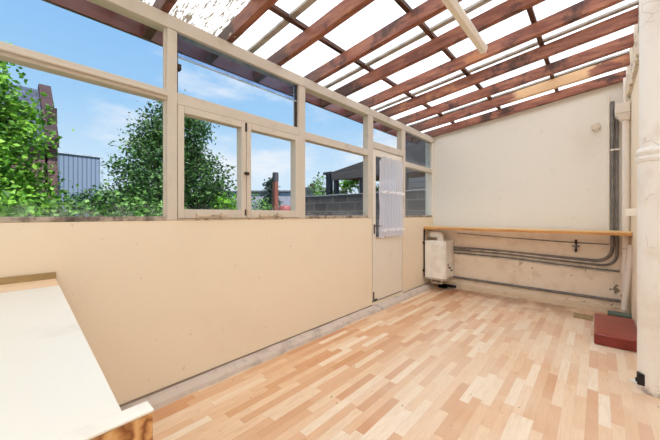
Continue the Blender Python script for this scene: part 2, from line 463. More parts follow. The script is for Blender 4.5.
# concrete kerb along the glazed wall
mb = MB()
N = 40
vs, fs = [], []
for i in range(N+1):
    y = -2.2+(YF+2.2)*i/N
    w = .095+.01*random.uniform(-1,1); h = .058+.004*random.uniform(-1,1)
    vs += [(XL,y,0),(XL+w,y,0),(XL+w-.012,y,h-.028),(XL+w*.5,y,h-.006),(XL,y,h)]
for i in range(N):
    for k in range(4):
        fs.append((i*5+k,(i+1)*5+k,(i+1)*5+k+1,i*5+k+1))
fs += [(0,1,2,3,4), tuple(N*5+k for k in (4,3,2,1,0))]
mb.add(vs, fs)
struct('baseboard_left', mb, M['kerb'], 'worn concrete kerb along the foot of the glazed wall', 'kerb')
mb = MB().box(XL, XL+.006, -2.2, 3.14, .055, .068).box(XL, XL+.006, 3.95, YF, .055, .068)
struct('trim_1', mb, M['dirtline'], 'dark dirty joint between cream wall and kerb', 'trim')
mb = MB()
N = 36; vs, fs = [], []
for i in range(N+1):
    x = XL+.09+(XR-XL-.09)*i/N
    h = .085+.008*random.uniform(-1,1); w = .045+.006*random.uniform(-1,1)
    vs += [(x,YF,0),(x,YF-w,0),(x,YF-w+.008,h-.02),(x,YF,h)]
for i in range(N):
    for k in range(3):
        fs.append((i*4+k,(i+1)*4+k,(i+1)*4+k+1,i*4+k+1))
fs += [(0,1,2,3), tuple(N*4+k for k in (3,2,1,0))]
mb.add(vs, fs)
struct('baseboard_back', mb, M['plinth'], 'rough plaster plinth at the foot of the end wall', 'skirting')
struct('trim_2', MB().box(XL-.08, XL+.012, -2.2, YF, PL0, PL1), M['frame'], 'long beige top plate over the glazing', 'top plate', .004)
mb = MB().box(-2.515, -2.485, -2.2, 5.2, 2.505, 2.665)
struct('trim_3', mb, M['fascia'], 'maroon eaves board outside above the glazing', 'fascia')
mb = MB()
n = 60; vs, fs = [], []
for i in range(n+1):
    y = 3.44+(YF-3.44)*i/n
    a = random.uniform(0,.03); b = random.uniform(0,.045)
    vs += [(XR-.035+a*.6,y,2.62-b),(XR-.045+a,y,2.93),(XR,y,2.93),(XR,y,2.62-b)]
for i in range(n):
    for k in range(4):
        fs.append((i*4+k,(i+1)*4+k,(i+1)*4+(k+1)%4,i*4+(k+1)%4))
fs += [(0,1,2,3), tuple(n*4+k for k in (3,2,1,0))]
mb.add(vs, fs)
struct('trim_4', mb, M['flaky'], 'flaking white wall plate under the rafter ends', 'wall plate')

# roof: corrugated translucent sheets
ceil = struct_empty('ceiling', 'translucent white corrugated roof sheets on red rafters', 'roof', (-1, 1.5, 2.6))
x0, x1 = -2.53, 1.5
ny = 700; nx = 8
vs, fs = [], []
for i in range(nx+1):
    x = x0+(x1-x0)*i/nx
    for j in range(ny+1):
        y = -2.3+(YF+.16+2.3)*j/ny
        vs.append((x, y, rz(x)+RH+.045+.008*math.sin(2*PI*y/.076)))
for i in range(nx):
    for j in range(ny):
        a = i*(ny+1)+j
        fs.append((a, a+ny+1, a+ny+2, a+1))
mb = MB(); mb.add(vs, fs, True)
mesh_obj('roof_sheet', mb, M['roof'], ceil)
for y in (.5, 1.47, 2.46, 3.46, 4.46):
    mb = MB(); a, b = -2.5, 1.3
    z = lambda x: rz(x)+RH+.012
    mb.hexa([(a,y,z(a)),(b,y,z(b)),(b,y+.05,z(b)),(a,y+.05,z(a)),(a,y,z(a)+.02),(b,y,z(b)+.02),(b,y+.05,z(b)+.02),(a,y+.05,z(a)+.02)])
    mesh_obj('lap_strip', mb, M['joint'], ceil)

# rafters -- each is a thing of its own
ordn = ['last', 'second', 'third', 'fourth', 'fifth', 'sixth', 'seventh', 'eighth', 'ninth', 'tenth']
extra = ['tight against the end wall', '', '', '', '', '', '', '', '', '']
for k in range(10):
    yf = 4.985-.47*(k) ; 
    jit = random.uniform(-.008,.008)
    y1 = yf+jit if k else 4.99; y0 = y1-.052
    xa = -2.47; xb = XR-.03 if y0 > 3.44 else 1.28
    mb = MB()
    seg = 14; vs, fs = [], []
    for i in range(seg+1):
        x = xa+(xb-xa)*i/seg
        d = random.uniform(-.002,.002); e = random.uniform(-.002,.002)
        notch = 0
        vs += [(x,y0+d,rz(x)+e),(x,y1+d,rz(x)+e),(x,y1+d,rz(x)+RH),(x,y0+d,rz(x)+RH)]
    for i in range(seg):
        for q in range(4):
            fs.append((i*4+q,(i+1)*4+q,(i+1)*4+(q+1)%4,i*4+(q+1)%4))
    fs += [(0,1,2,3), tuple(seg*4+q for q in (3,2,1,0))]
    mb.add(vs, fs)
    o = mesh_obj('rafter', mb, M['rafter'], None, .003)
    if k == 0: lab = 'red-stained rafter lying tight along the top of the end wall'
    else: lab = 'red-stained roof rafter, %s counted out from the end wall' % ordn[k]
    tag(o, lab, 'rafter', 'red-stained rafters under the roof')
# purlins above the rafters
for x, lab in ((-1.76, 'dark batten over the rafters, nearest the glazed wall'), (-1.09, 'dark batten over the rafters, middle of the three'), (-.41, 'dark batten over the rafters, nearest the house wall')):
    z = rz(x)+RH
    mb = MB().hexa([(x-.018,-.2,z+.001),(x+.018,-.2,z+.004),(x+.018,4.99,z+.004),(x-.018,4.99,z+.001),(x-.018,-.2,z+.034),(x+.018,-.2,z+.036),(x+.018,4.99,z+.036),(x-.018,4.99,z+.034)])
    tag(mesh_obj('roof_batten', mb, M['purlin']), lab, 'batten', 'dark roof battens')

# ------------------------------------------------------------------ glazing
XO, XG = XL-.075, XL-.03
def bar(y0, y1, z0, z1, d=0.0):
    return MB().box(XO, XL+d, y0, y1, z0, z1)
def pane(name, y0, y1, z0, z1, mat, par, x=None):
    x = XG if x is None else x
    return mesh_obj(name, MB().box(x-.002, x+.002, y0, y1, z0, z1), mat, par)
S0 = 1.165; T0, T1 = 1.95, 2.03
# window 1: the large left bay
w = struct_empty('window_1', 'large fixed window at the left, trees behind it', 'window', (XL, 0, S0))
mesh_obj('post', bar(-.82, -.74, S0, PL0), M['frame'], w, .004)
mesh_obj('post', bar(POSTS['A'][0], POSTS['A'][1], S0, PL0, .008), M['frame'], w, .005)
r = mesh_obj('transom', bar(-.74, POSTS['A'][0], T0+.012, T1, .004), M['frame'], w, .005)
mesh_obj('drip_lip', MB().box(XL-.02, XL+.03, -.74, POSTS['A'][0], T0+.03, T0+.05), M['frame'], r, .006)
mesh_obj('sill_bead', MB().box(XO, XL+.004, -.74, POSTS['A'][0], S0-.002, S0+.026), M['sill'], w, .004)
pane('lower_pane', -.75, POSTS['A'][0]+.004, S0+.015, T0+.02, M['glass'], w)
pane('upper_pane', -.75, POSTS['A'][0]+.004, T1-.005, PL0+.005, M['glass'], w)
for y in (POSTS['A'][0]-.012,):
    mesh_obj('glazing_bead', MB().box(XG, XG+.014, y, y+.012, S0+.02, PL0), M['frame'], w)
# window 2: casement pair with a vent above
w = struct_empty('window_2', 'pair of casements with a bluish vent pane above', 'window', (XL, 1.3, S0))
a, b = POSTS['A'][1], POSTS['B'][0]
mesh_obj('post', bar(POSTS['B'][0], POSTS['B'][1], S0, PL0, .008), M['frame'], w, .005)
mesh_obj('transom', bar(a, b, T0, T1, .006), M['frame'], w, .005)
mesh_obj('sill_bead', MB().box(XO, XL+.002, a, b, S0-.005, S0+.01), M['frame_dirty'], w, .003)
for (y0, y1, hinge) in ((a+.002, 1.334, 0), (1.338, b-.002, 1)):
    s = mesh_obj('casement', MB().box(XO+.01, XL+.012, y0, y0+.042, S0+.012, T0-.002).box(XO+.01, XL+.012, y1-.042, y1, S0+.012, T0-.002)
                 .box(XO+.01, XL+.012, y0+.042, y1-.042, S0+.012, S0+.075).box(XO+.01, XL+.012, y0+.042, y1-.042, T0-.05, T0-.002), M['frame'], w, .004)
    pane('casement_pane', y0+.04, y1-.04, S0+.07, T0-.045, M['glass'], s)
    mesh_obj('stay_bar', MB().box(XL+.012, XL+.024, y0+.12, y0+.36, S0+.024, S0+.036).box(XL+.012, XL+.03, y0+.12, y0+.135, S0+.015, S0+.045)
             .box(XL+.012, XL+.03, y0+.30, y0+.312, S0+.015, S0+.05), M['frame_dirty'], s, .002)
    mesh_obj('hinge', MB().box(XL+.012, XL+.018, 1.318 if not hinge else 1.342, 1.330 if not hinge else 1.354, S0+.03, S0+.08), M['dark'] if not hinge else M['frame_dirty'], s, .002)
f = mesh_obj('catch', MB().box(XL+.012, XL+.03, 1.318, 1.352, 1.52, 1.545).box(XL+.03, XL+.04, 1.30, 1.345, 1.525, 1.54), M['dark'], w, .002)
mesh_obj('top_catch', MB().box(XL+.012, XL+.02, 1.322, 1.338, T0-.08, T0-.01), M['dark'], w, .002)
v = mesh_obj('vent_rail', MB().box(XG-.012, XG+.012, a, a+.014, T1, PL0).box(XG-.012, XG+.012, b-.016, b, T1, PL0).box(XG-.01, XG+.03, a, a+.03, T1+.16, T1+.20), M['dark'], w, .002)
pane('vent_pane', a+.01, b-.01, T1-.003, 2.30, M['glass'], v)
pane('sheet_pane', a+.01, b-.01, 2.285, PL0+.003, M['glass_blue'], v, XG+.012)
mesh_obj('pane_edge', MB().box(XG+.008, XG+.017, a+.012, b-.012, 2.277, 2.286), M['clad_pale'], v)
# window 3: fixed bay left of the door
w = struct_empty('window_3', 'fixed window left of the door, block wall behind it', 'window', (XL, 2.5, S0))
a, b = POSTS['B'][1], POSTS['C'][0]
mesh_obj('post', bar(POSTS['C'][0], POSTS['C'][1], S0-.005, PL0, .008), M['frame'], w, .005)
mesh_obj('transom', bar(a, b, 1.935, 2.012, .004), M['frame'], w, .005)
mesh_obj('sill_bead', MB().box(XO, XL+.004, a, b, S0-.002, S0+.03), M['sill'], w, .004)
pane('lower_pane', a-.004, b+.004, S0+.02, 1.94, M['glass'], w)
pane('upper_pane', a-.004, b+.004, 2.005, PL0+.005, M['glass'], w)
# window 4: bay right of the door
w = struct_empty('window_4', 'narrow window between the door and the end wall', 'window', (XL, 4.5, S0))
a, b = POSTS['D'][1], POSTS['E'][0]
mesh_obj('post', bar(POSTS['D'][0]+.1, POSTS['D'][1], S0-.005, PL0, .008), M['frame'], w, .005)
mesh_obj('post', bar(POSTS['E'][0], POSTS['E'][1], S0, PL0, .006), M['white_paint'], w, .005)
mesh_obj('transom', bar(a, b, 1.915, 1.99, .004), M['frame'], w, .005)
mesh_obj('sill_bead', MB().box(XO, XL+.004, a, b, S0-.002, S0+.03), M['sill'], w, .004)
pane('lower_pane', a-.004, b+.004, S0+.02, 1.92, M['glass'], w)
pane('upper_pane', a-.004, b+.004, 1.985, PL0+.005, M['glass_grey'], w)
# door
d = struct_empty('door_1', 'white half-glazed door with a net curtain', 'door', (XL, 3.55, .085))
D0, D1 = 3.168, 3.948
mesh_obj('head_rail', bar(D0, D1, 2.05, 2.135, .006), M['frame'], d, .004)
mesh_obj('jamb', bar(3.90, 3.95, 2.135, PL0, .006), M['frame'], d, .004)
pane('fanlight_pane', D0-.002, 3.902, 2.13, PL0+.005, M['glass'], d)
lf = mesh_obj('door_leaf', MB().box(XL-.05, XL-.006, D0+.006, D0+.075, .10, 2.045).box(XL-.05, XL-.006, D1-.105, D1-.008, .10, 2.045)
     .box(XL-.05, XL-.006, D0+.075, D1-.105, 1.965, 2.045).box(XL-.05, XL-.006, D0+.075, D1-.105, .10, .905), M['white_paint'], d, .004)
pane('door_pane', D0+.07, D1-.1, .90, 1.97, M['glass'], lf, XL-.03)
mesh_obj('glazing_bar', MB().box(XL-.03, XL-.002, D0+.075, D1-.105, .895, .915), M['frame_dirty'], lf, .002)
h = mesh_obj('door_handle', MB().box(XL-.006, XL+.004, D0+.024, D0+.042, .96, 1.08).tube(fillet([(XL,D0+.032,1.06),(XL+.045,D0+.032,1.06),(XL+.045,D0+.13,1.06)],.02),.007,8), M['dark'], lf)
mesh_obj('bottom_gap_shade', MB().box(XL-.06, XL-.02, D0, D1, .086, .10), M['black'], d)  # black strip stands in for the shade under the door leaf
mesh_obj('corner_plate', MB().box(XL-.006, XL+.001, D0+.01, D0+.03, .11, .22).box(XL-.006,XL+.001,D0+.01,D0+.10,.105,.125), M['dark'], lf)

# net curtain
def curtain_mesh(zt, zb, x, wave, nz=24, ny=120, y0=3.25, y1=3.86, top_sag=True):
    vs, fs = [], []
    for i in range(nz+1):
        for j in range(ny+1):
            u = j/ny; y = y0+(y1-y0)*u
            t0 = zt-(.07*math.exp(-((u-.0)/.10)**2) if top_sag else 0)-.008*math.sin(u*23)
            b0 = zb+.012*math.sin(u*31+1)
            z = t0+(b0-t0)*i/nz
            vs.append((x+wave*math.sin(u*2*PI*8.5+.8*math.sin(u*9))*(.5+.5*i/nz)+.006*math.sin(i*.5+u*6), y, z))
    for i in range(nz):
        for j in range(ny):
            a = i*(ny+1)+j
            fs.append((a, a+1, a+ny+2, a+ny+1))
    mb = MB(); mb.add(vs, fs, True); return mb
cu = mesh_obj('net_curtain', curtain_mesh(1.965, .915, XL+.04, .027), M['lace'])
tag(cu, 'white pleated net curtain hanging over the door glass', 'curtain')
mesh_obj('lace_band', curtain_mesh(1.515, 1.488, XL+.062, .02, 2, 120, 3.25, 3.86, False), M['lace_trim'], cu)
mesh_obj('hem', curtain_mesh(1.02, .995, XL+.066, .02, 2, 120, 3.25, 3.86, False), M['lace_trim'], cu)
mesh_obj('curtain_wire', MB().tube([(XL+.02,3.22,1.95),(XL+.02,3.88,1.965)], .003, 6), M['cable_pale'], cu)

# ------------------------------------------------------------------ workbench at lower left
wb = thing('workbench', 'white topped workbench with burl wood front at the lower left, against the cream wall', 'workbench', (-1.3, -.5, 0))
ZB = .87
yb = lambda x: .198+(.139-.198)*(x+2.1)/1.505      # right-hand edge, slightly out of square
xs = -1.886
mesh_obj('white_top', MB().hexa([(xs+.002,-1.6,ZB-.03),(-.596,-1.6,ZB-.03),(-.596,yb(-.596),ZB-.03),(xs+.002,yb(xs),ZB-.03),(xs+.002,-1.6,ZB),(-.596,-1.6,ZB),(-.596,yb(-.596),ZB),(xs+.002,yb(xs),ZB)]), M['white_top'], wb, .002)
mesh_obj('beech_strip', MB().hexa([(-2.098,-1.6,ZB-.03),(xs-.001,-1.6,ZB-.03),(xs-.001,yb(xs),ZB-.03),(-2.098,yb(-2.1),ZB-.03),(-2.098,-1.6,ZB),(xs-.001,-1.6,ZB),(xs-.001,yb(xs),ZB),(-2.098,yb(-2.1),ZB)]), M['strip_wood'], wb, .002)['label'] = 'pale pinkish wood strip at the back'
mesh_obj('upstand', MB().box(-2.119, -2.099, -1.6, .199, ZB-.03, .902), M['upstand'], wb, .002)['label'] = 'olive brown back strip'
fb = mesh_obj('front_board', MB().box(-.592, -.56, -1.6, .175, .0, ZB-.004), M['burl'], wb, .003)
fb['label'] = 'burl wood front'
mesh_obj('top_edge', MB().box(-.594, -.558, -1.6, .176, ZB-.003, ZB+.002), M['white_edge'], fb, .002)
mesh_obj('end_panel', MB().box(-2.02, -.60, .08, .10, 0, ZB-.03), M['white_edge'], wb, .002)
mesh_obj('end_panel', MB().box(-2.02, -.60, -1.58, -1.56, 0, ZB-.03), M['white_edge'], wb, .002)

# ------------------------------------------------------------------ shelf along the end wall
sh = thing('wall_shelf', 'long pine shelf running across the end wall above the pipes', 'shelf', (-.9, 4.85, .975))
b = mesh_obj('board', MB().box(XL+.004, XR-.004, 4.638, YF-.046, .996, 1.014), M['shelf_top'], sh, .003)
mesh_obj('front_lipping', MB().box(XL+.004, XR-.004, 4.637, YF-.05, .970, .996), M['shelf'], sh, .003)['label'] = 'orange pine front edge'

# ------------------------------------------------------------------ heater under the shelf
ht = thing('wall_heater', 'white wall-mounted heater box in the corner under the shelf', 'heater', (-1.93, 4.8, .15))
mesh_obj('casing', MB().prism([(-2.09,4.62),(-1.80,4.62),(-1.765,4.66),(-1.765,4.985),(-2.09,4.985)], 'z', .20, .79), M['enamel'], ht, .004)
mesh_obj('base_tray', MB().prism([(-2.088,4.622),(-1.80,4.622),(-1.767,4.662),(-1.767,4.98),(-2.088,4.98)], 'z', .172, .205), M['enamel_side'], ht, .004)
mesh_obj('control_knob', MB().tube([(-1.765,4.80,.36),(-1.745,4.80,.36)], .016, 12), M['dark'], ht)
mesh_obj('control_knob', MB().tube([(-1.765,4.87,.31),(-1.745,4.87,.31)], .013, 12), M['dark'], ht)
mesh_obj('name_plate', MB().box(-1.767,-1.762,4.73,4.77,.38,.43), M['cable'], ht)
mesh_obj('flue_elbow', MB().tube(fillet([(-1.90,4.78,.785),(-1.90,4.78,.885),(-2.09,4.78,.885)], .09, 8), .056, 16), M['enamel'], ht)
mesh_obj('flue_collar', MB().tube([(-2.07,4.78,.885),(-2.045,4.78,.885)], .064, 16), M['enamel_side'], ht)
mesh_obj('gas_pipe', MB().tube(fillet([(-2.02,4.72,.16),(-2.02,4.72,.10),(-1.86,4.74,.10),(-1.86,4.74,.16)], .03), .011, 8), M['pvc'], ht)
for z in (.30, .75):
    mesh_obj('mounting_bracket', MB().box(-2.118, -2.085, 4.60, 4.64, z-.02, z+.02), M['dark'], ht, .003)
mesh_obj('dark_upright', MB().box(-2.118, -2.095, 4.63, 4.65, .2, .97), M['dark'], ht, .002)  # thin dark upright between heater casing and glazed wall
tag(mesh_obj('floor_valve', MB().tube(fillet([(-1.90,4.90,.004),(-1.90,4.90,.045),(-1.70,4.92,.045)],.03), .022, 10).tube([(-1.97,4.88,.03),(-1.83,4.88,.03)], .028, 10).box(-1.93,-1.87,4.85,4.93,.0,.02), M['black']), 'black valve fitting on the floor under the white heater', 'valve')

# ------------------------------------------------------------------ cables on the end wall
yw = YF-.004
def cable(pts, r, mat, lab, name='cable', cat='cable', fil=.12, group='cables along the end wall', clips=()):
    o = mesh_obj(name, MB().tube(fillet(pts, fil, 8), r, 10), mat)
    tag(o, lab, cat, group)
    for (x, y, z, sx, sz) in clips:
        mesh_obj('clip', MB().box(x-sx, x+sx, y-.016, YF-.001, z-sz, z+sz), M['white_paint'], o, .002)
    return o
zz = lambda x: .655-.018*(x+1.7)
cable([(-1.76,yw-.02,.67),(-1.3,yw-.02,.668),(-.6,yw-.02,.645),(.128,yw-.02,.622),(.128,yw-.02,2.58)], .019, M['cable'], 'thickest grey cable bending up from the pipes to the roof, outermost at the bend', clips=((.128,yw,1.42,.024,.014),(-1.5,yw,.668,.012,.03)), fil=.2)
cable([(-1.76,yw-.018,.632),(-1.0,yw-.018,.627),(-.3,yw-.018,.592),(.168,yw-.018,.572),(.168,yw-.018,2.5)], .014, M['cable'], 'second grey cable, below the thickest one along the end wall', fil=.17, clips=((-.45,yw,.60,.012,.024),))
cable([(-1.76,YF-.009,.600),(-1.0,YF-.009,.593),(-.3,YF-.009,.556),(.185,YF-.009,.538)], .009, M['cable_pale'], 'upper pale cable just under the two grey cables', fil=.1)
cable([(-1.76,YF-.008,.560),(-1.0,YF-.008,.552),(-.3,YF-.008,.514),(.19,YF-.008,.497)], .008, M['cable_pale'], 'lowest pale cable of the bundle along the end wall', fil=.1)
cable([(-1.76,YF-.010,.580),(-1.0,YF-.010,.573),(-.3,YF-.010,.535),(.19,YF-.010,.518)], .010, M['cable'], 'thin grey cable between the two pale cables', fil=.1)
cable([(-1.5,yw-.046,.650),(-1.35,yw-.046,.650),(-1.0,yw-.046,.648),(-.3,yw-.046,.614),(.05,yw-.046,.602)], .008, M['cable_pale'], 'thin pale cable clipped in front of the two grey cables', fil=.1)
cable([(-1.72,YF-.007,.905),(-1.1,YF-.007,.872),(-.4,YF-.007,.845),(.10,YF-.007,.838)], .007, M['cable'], 'thin wire sagging just under the pine shelf', fil=.05)
cable([(-1.80,yw-.02,.185),(-1.0,yw-.02,.175),(.20,yw-.02,.165)], .018, M['conduit'], 'grey conduit low down along the end wall above the plinth', 'conduit', 'conduit', .05, None, clips=((-1.55,yw,.182,.012,.024),(-.9,yw,.174,.012,.024),(-.3,yw,.17,.012,.024)))
# tap on the end wall
tp = thing('wall_tap', 'small dark tap fitting on the end wall under the shelf', 'tap', (-.216, YF-.04, .70))
mesh_obj('stem', MB().tube([(-.216,YF-.02,.72),(-.216,YF-.02,.88)], .012, 8).tube([(-.216,YF-.001,.79),(-.216,YF-.07,.79)], .012, 8), M['dark'], tp)
mesh_obj('handle', MB().tube([(-.255,YF-.07,.80),(-.177,YF-.07,.80)], .009, 8).tube([(-.216,YF-.07,.765),(-.216,YF-.07,.83)], .008, 8), M['conduit'], tp)
# lump of plaster high on the end wall
mb = MB()
mb.lathe(0, 0, [(.0,0),(.03,.0),(.05,.02),(.045,.05),(.02,.07),(.004,.075)], 14)
mb.v = [(-.02+p[0]*random.uniform(.6,1.1), YF-.002-p[2]*.4, 2.31+p[1]*random.uniform(.7,1.4)-.35*p[2]) for p in mb.v]
mb.sm = [False]*len(mb.sm)
tag(mesh_obj('plaster_lump', mb, M['flaky']), 'flaking plaster lump high on the end wall near the downpipe', 'plaster')

# ------------------------------------------------------------------ pipes in the right corner
bb = tag(mesh_obj('backing_board', MB().box(.084, .102, YF-.03, YF-.001, 1.015, 2.66), M['white_paint'], None, .003), 'tall thin white batten left of the grey cables', 'batten')
bb2 = mesh_obj('cable_clip', MB().box(.102,.19,YF-.05,YF-.006,1.98,2.0), M['white_paint'], bb)
dp = thing('downpipe', 'white plastic downpipe with a hopper head in the far right corner', 'downpipe', (.225, 4.95, 0))
px, py = .24, 4.89
mesh_obj('pipe', MB().tube([(px,py,.04),(px,py,2.34)], .034, 20), M['pvc'], dp)
mesh_obj('hopper', MB().hexa([(px-.045,py-.045,2.30),(px+.036,py-.045,2.30),(px+.036,py+.045,2.30),(px-.045,py+.045,2.30),(px-.095,py-.07,2.38),(px+.037,py-.07,2.38),(px+.037,py+.07,2.38),(px-.095,py+.07,2.38)])
         .box(px-.095,px+.037,py-.07,py+.07,2.38,2.50), M['pvc'], dp, .012)
mesh_obj('inlet_pipe', MB().tube([(px-.005,py,2.49),(px-.005,py,2.80)], .02, 12), M['pvc'], dp)
mesh_obj('joint', MB().tube([(px,py,.52),(px,py,.60)], .039, 20), M['pvc'], dp)
mesh_obj('strap', MB().tube([(px,py,.80),(px,py,.812)], .037, 20), M['frame_dirty'], dp)
tag(mesh_obj('loose_tube', MB().tube([(.275,4.80,.86),(.245,4.80,.40),(.218,4.80,.115)], .026, 16), M['pvc']), 'short white tube leaning beside the foot of the downpipe', 'tube')
tag(mesh_obj('drain_fitting', MB().tube([(.08,4.76,.06),(.28,4.76,.06)], .03, 12).box(.1,.14,4.73,4.79,0,.04).box(.2,.26,4.73,4.79,0,.04), M['green_grey']), 'grey green drain fitting on the floor behind the red step', 'fitting')

# round soil pipe in the foreground
cp = thing('soil_pipe', 'thick round white soil pipe with cracked paint at the right edge', 'pipe', (.296, 2.98, 0))
cx, cy = .296, 2.98
mesh_obj('shaft', MB().lathe(cx, cy, [(.094,0),(.096,.02),(.095,1.55),(.095,1.60)]), M['column'], cp)
mesh_obj('upper_shaft', MB().lathe(cx, cy, [(.086,1.60),(.086,2.79)]), M['column'], cp)
mesh_obj('collar', MB().lathe(cx, cy, [(.090,1.555),(.099,1.56),(.104,1.572),(.104,1.588),(.098,1.595),(.098,1.61),(.104,1.618),(.104,1.638),(.096,1.652),(.088,1.655)]), M['column'], cp)
mesh_obj('lug', MB().box(cx-.10, cx-.062, cy-.075, cy-.03, .045, .125).box(cx-.108,cx-.09,cy-.07,cy-.05,.06,.09), M['black'], cp, .006)['label'] = 'black rusty lug at the foot'
mesh_obj('side_bracket', MB().box(cx-.155, cx-.06, cy+.03, cy+.075, 1.19, 1.245), M['white_paint'], cp, .006)

# red door step
mb = MB()
mb.prism([(-.03,3.70),(XR-.003,3.715),(XR-.003,4.47),(-.035,4.47)], 'z', 0, .105)
st = tag(mesh_obj('door_step', mb, M['red'], None, .012), 'red painted concrete door step in front of the pipes at the right', 'step')
tag(mesh_obj('floor_tile', MB().box(-.22, -.045, 4.50, 4.72, .0, .005), M['upstand']), 'brown cover plate on the floor left of the red step', 'plate')
mb = MB(); mb.add([(.165,3.07,.004),(.205,3.02,.004),(.20,3.05,.022),(.165,3.07,.006),(.205,3.02,.006),(.20,3.05,.024)], [(0,2,1),(3,4,5),(0,1,4,3),(1,2,5,4),(2,0,3,5)])
tag(mesh_obj('paper_scrap', mb, M['paper']), 'small white paper scrap on the floor against the soil pipe', 'paper')

# long batten under the rafters
bt = thing('strip_light', 'long white strip light batten fixed below the rafters', 'strip light', (-.75, 2.2, 2.62))
xb = -.75
zt = rz(xb)-.006
mesh_obj('spine', MB().box(xb-.022, xb+.03, 1.55, 2.86, zt-.025, zt), M['white_edge'], bt, .003)
mesh_obj('diffuser', MB().prism([(xb-.028,zt-.026),(xb-.024,zt-.06),(xb+.02,zt-.064),(xb+.034,zt-.026)], 'y', 1.57, 2.85), M['white_paint'], bt, .003)

# ------------------------------------------------------------------ outdoors
struct('ground', MB().box(-60, XL-.15, -40, 60, -.4, -.25), M['ground'], 'garden ground outside the glazing', 'ground')
# concrete block wall
gw = thing('garden_wall', 'grey concrete block garden wall outside, behind window and door', 'wall', (-4.1, 5.55, -.25))
mesh_obj('blockwork', MB().box(-6.3, -2.28, 5.5, 5.62, -.25, 1.675), M['block'], gw)
mb = MB(); x = -6.3
while x < -2.3:
    w_ = min(.44, -2.28-x); mb.box(x+.003, x+w_-.003, 5.49, 5.63, 1.675, 1.695+random.uniform(0,.012)); x += .44
mesh_obj('coping', mb, M['concrete'], gw, .004)
# neighbour's lean-to
ln = thing('lean_to', "open timber lean-to with grey posts beyond the block wall", 'lean-to', (-4.2, 6.6, -.25))
mesh_obj('post', MB().box(-6.02,-5.84,6.5,6.62,-.25,2.40), M['dark_wood'], ln, .005)
mesh_obj('post', MB().box(-5.72,-5.60,6.5,6.62,-.25,2.44), M['dark_wood'], ln, .005)
mesh_obj('post', MB().box(-4.78,-4.62,6.5,6.62,-.25,2.50), M['dark_wood'], ln, .005)
mesh_obj('post', MB().box(-3.5,-3.4,6.5,6.62,-.25,2.35), M['dark_wood'], ln, .005)
mesh_obj('beam', MB().hexa([(-5.75,6.44,2.20),(-2.0,6.44,2.20),(-2.0,6.54,2.20),(-5.75,6.54,2.20),(-5.75,6.44,2.44),(-2.0,6.44,3.05),(-2.0,6.54,3.05),(-5.75,6.54,2.44)]), M['grey_wood'], ln, .006)
mesh_obj('cap', MB().box(-6.1,-5.76,6.46,6.64,2.40,2.47), M['dark_wood'], ln, .006)
mesh_obj('roof_deck', MB().hexa([(-5.7,6.55,2.24),(-2.0,6.55,2.26),(-2.0,8.9,2.40),(-5.7,8.9,2.38),(-5.7,6.55,2.30),(-2.0,6.55,2.32),(-2.0,8.9,2.46),(-5.7,8.9,2.44)]), M['post_wood'], ln)
# neighbour house with board siding
nh = thing('neighbour_house', 'grey board-sided building seen through the pane right of the door', 'building', (-2.2, 9.9, -.25))
mesh_obj('wall', MB().box(-5.0,.5,9.2,11.5,-.25,5.0), M['siding'], nh)
mesh_obj('roof', MB().prism([(9.0,4.95),(11.7,4.95),(10.35,5.9)], 'x', -5.1, .6), M['slate'], nh)
sd = thing('garden_shed', 'small shed with pale corrugated roof behind the block wall', 'shed', (-2.9, 7.6, -.25))
mesh_obj('wall', MB().box(-3.3,-2.3,7.2,8.1,-.25,1.75), M['concrete'], sd)
mesh_obj('roof', MB().hexa([(-3.4,7.0,1.74),(-2.2,7.0,1.90),(-2.2,8.2,2.12),(-3.4,8.2,1.92),(-3.4,7.0,1.77),(-2.2,7.0,1.93),(-2.2,8.2,2.15),(-3.4,8.2,1.95)]), M['roof_pale'], sd)

# far long low building
def rotz(pts, o, a):
    c, s = math.cos(a), math.sin(a)
    return [(o[0]+p[0]*c-p[1]*s, o[1]+p[0]*s+p[1]*c, p[2]) for p in pts]
def rbox(mb, o, a, x0, x1, y0, y1, z0, z1):
    t = MB().box(x0,x1,y0,y1,z0,z1); mb.add(rotz(t.v, o, a), t.f); return mb
O = (-21, 16.3); A = math.radians(38)
lb = thing('low_building', 'long low building with grey roof and blue window band, far behind the casements', 'building', (O[0], O[1], -.25))
mesh_obj('wall', rbox(MB(), O, A, -7, 6, 0, 6, -.25, 1.5), M['concrete'], lb)
t = MB().hexa([(-7.4,-.5,1.45),(6.4,-.5,1.45),(6.4,3,2.95),(-7.4,3,2.95),(-7.4,-.5,1.6),(6.4,-.5,1.6),(6.4,3,3.05),(-7.4,3,3.05)])
mb = MB(); mb.add(rotz(t.v, O, A), t.f); mesh_obj('roof', mb, M['roof_grey'], lb)
mesh_obj('upper_wall', rbox(MB(), O, A, -7, 6, 3.05, 6, 2.9, 3.45), M['roof_grey'], lb)
for k in range(8):
    mesh_obj('window', rbox(MB(), O, A, -6.8+k*1.6, -5.6+k*1.6, 3.0, 3.06, 2.98, 3.36), M['window_blue'], lb)
mesh_obj('fascia', rbox(MB(), O, A, -7.2, 6.2, 2.8, 6.1, 3.45, 3.6), M['roof_grey'], lb)
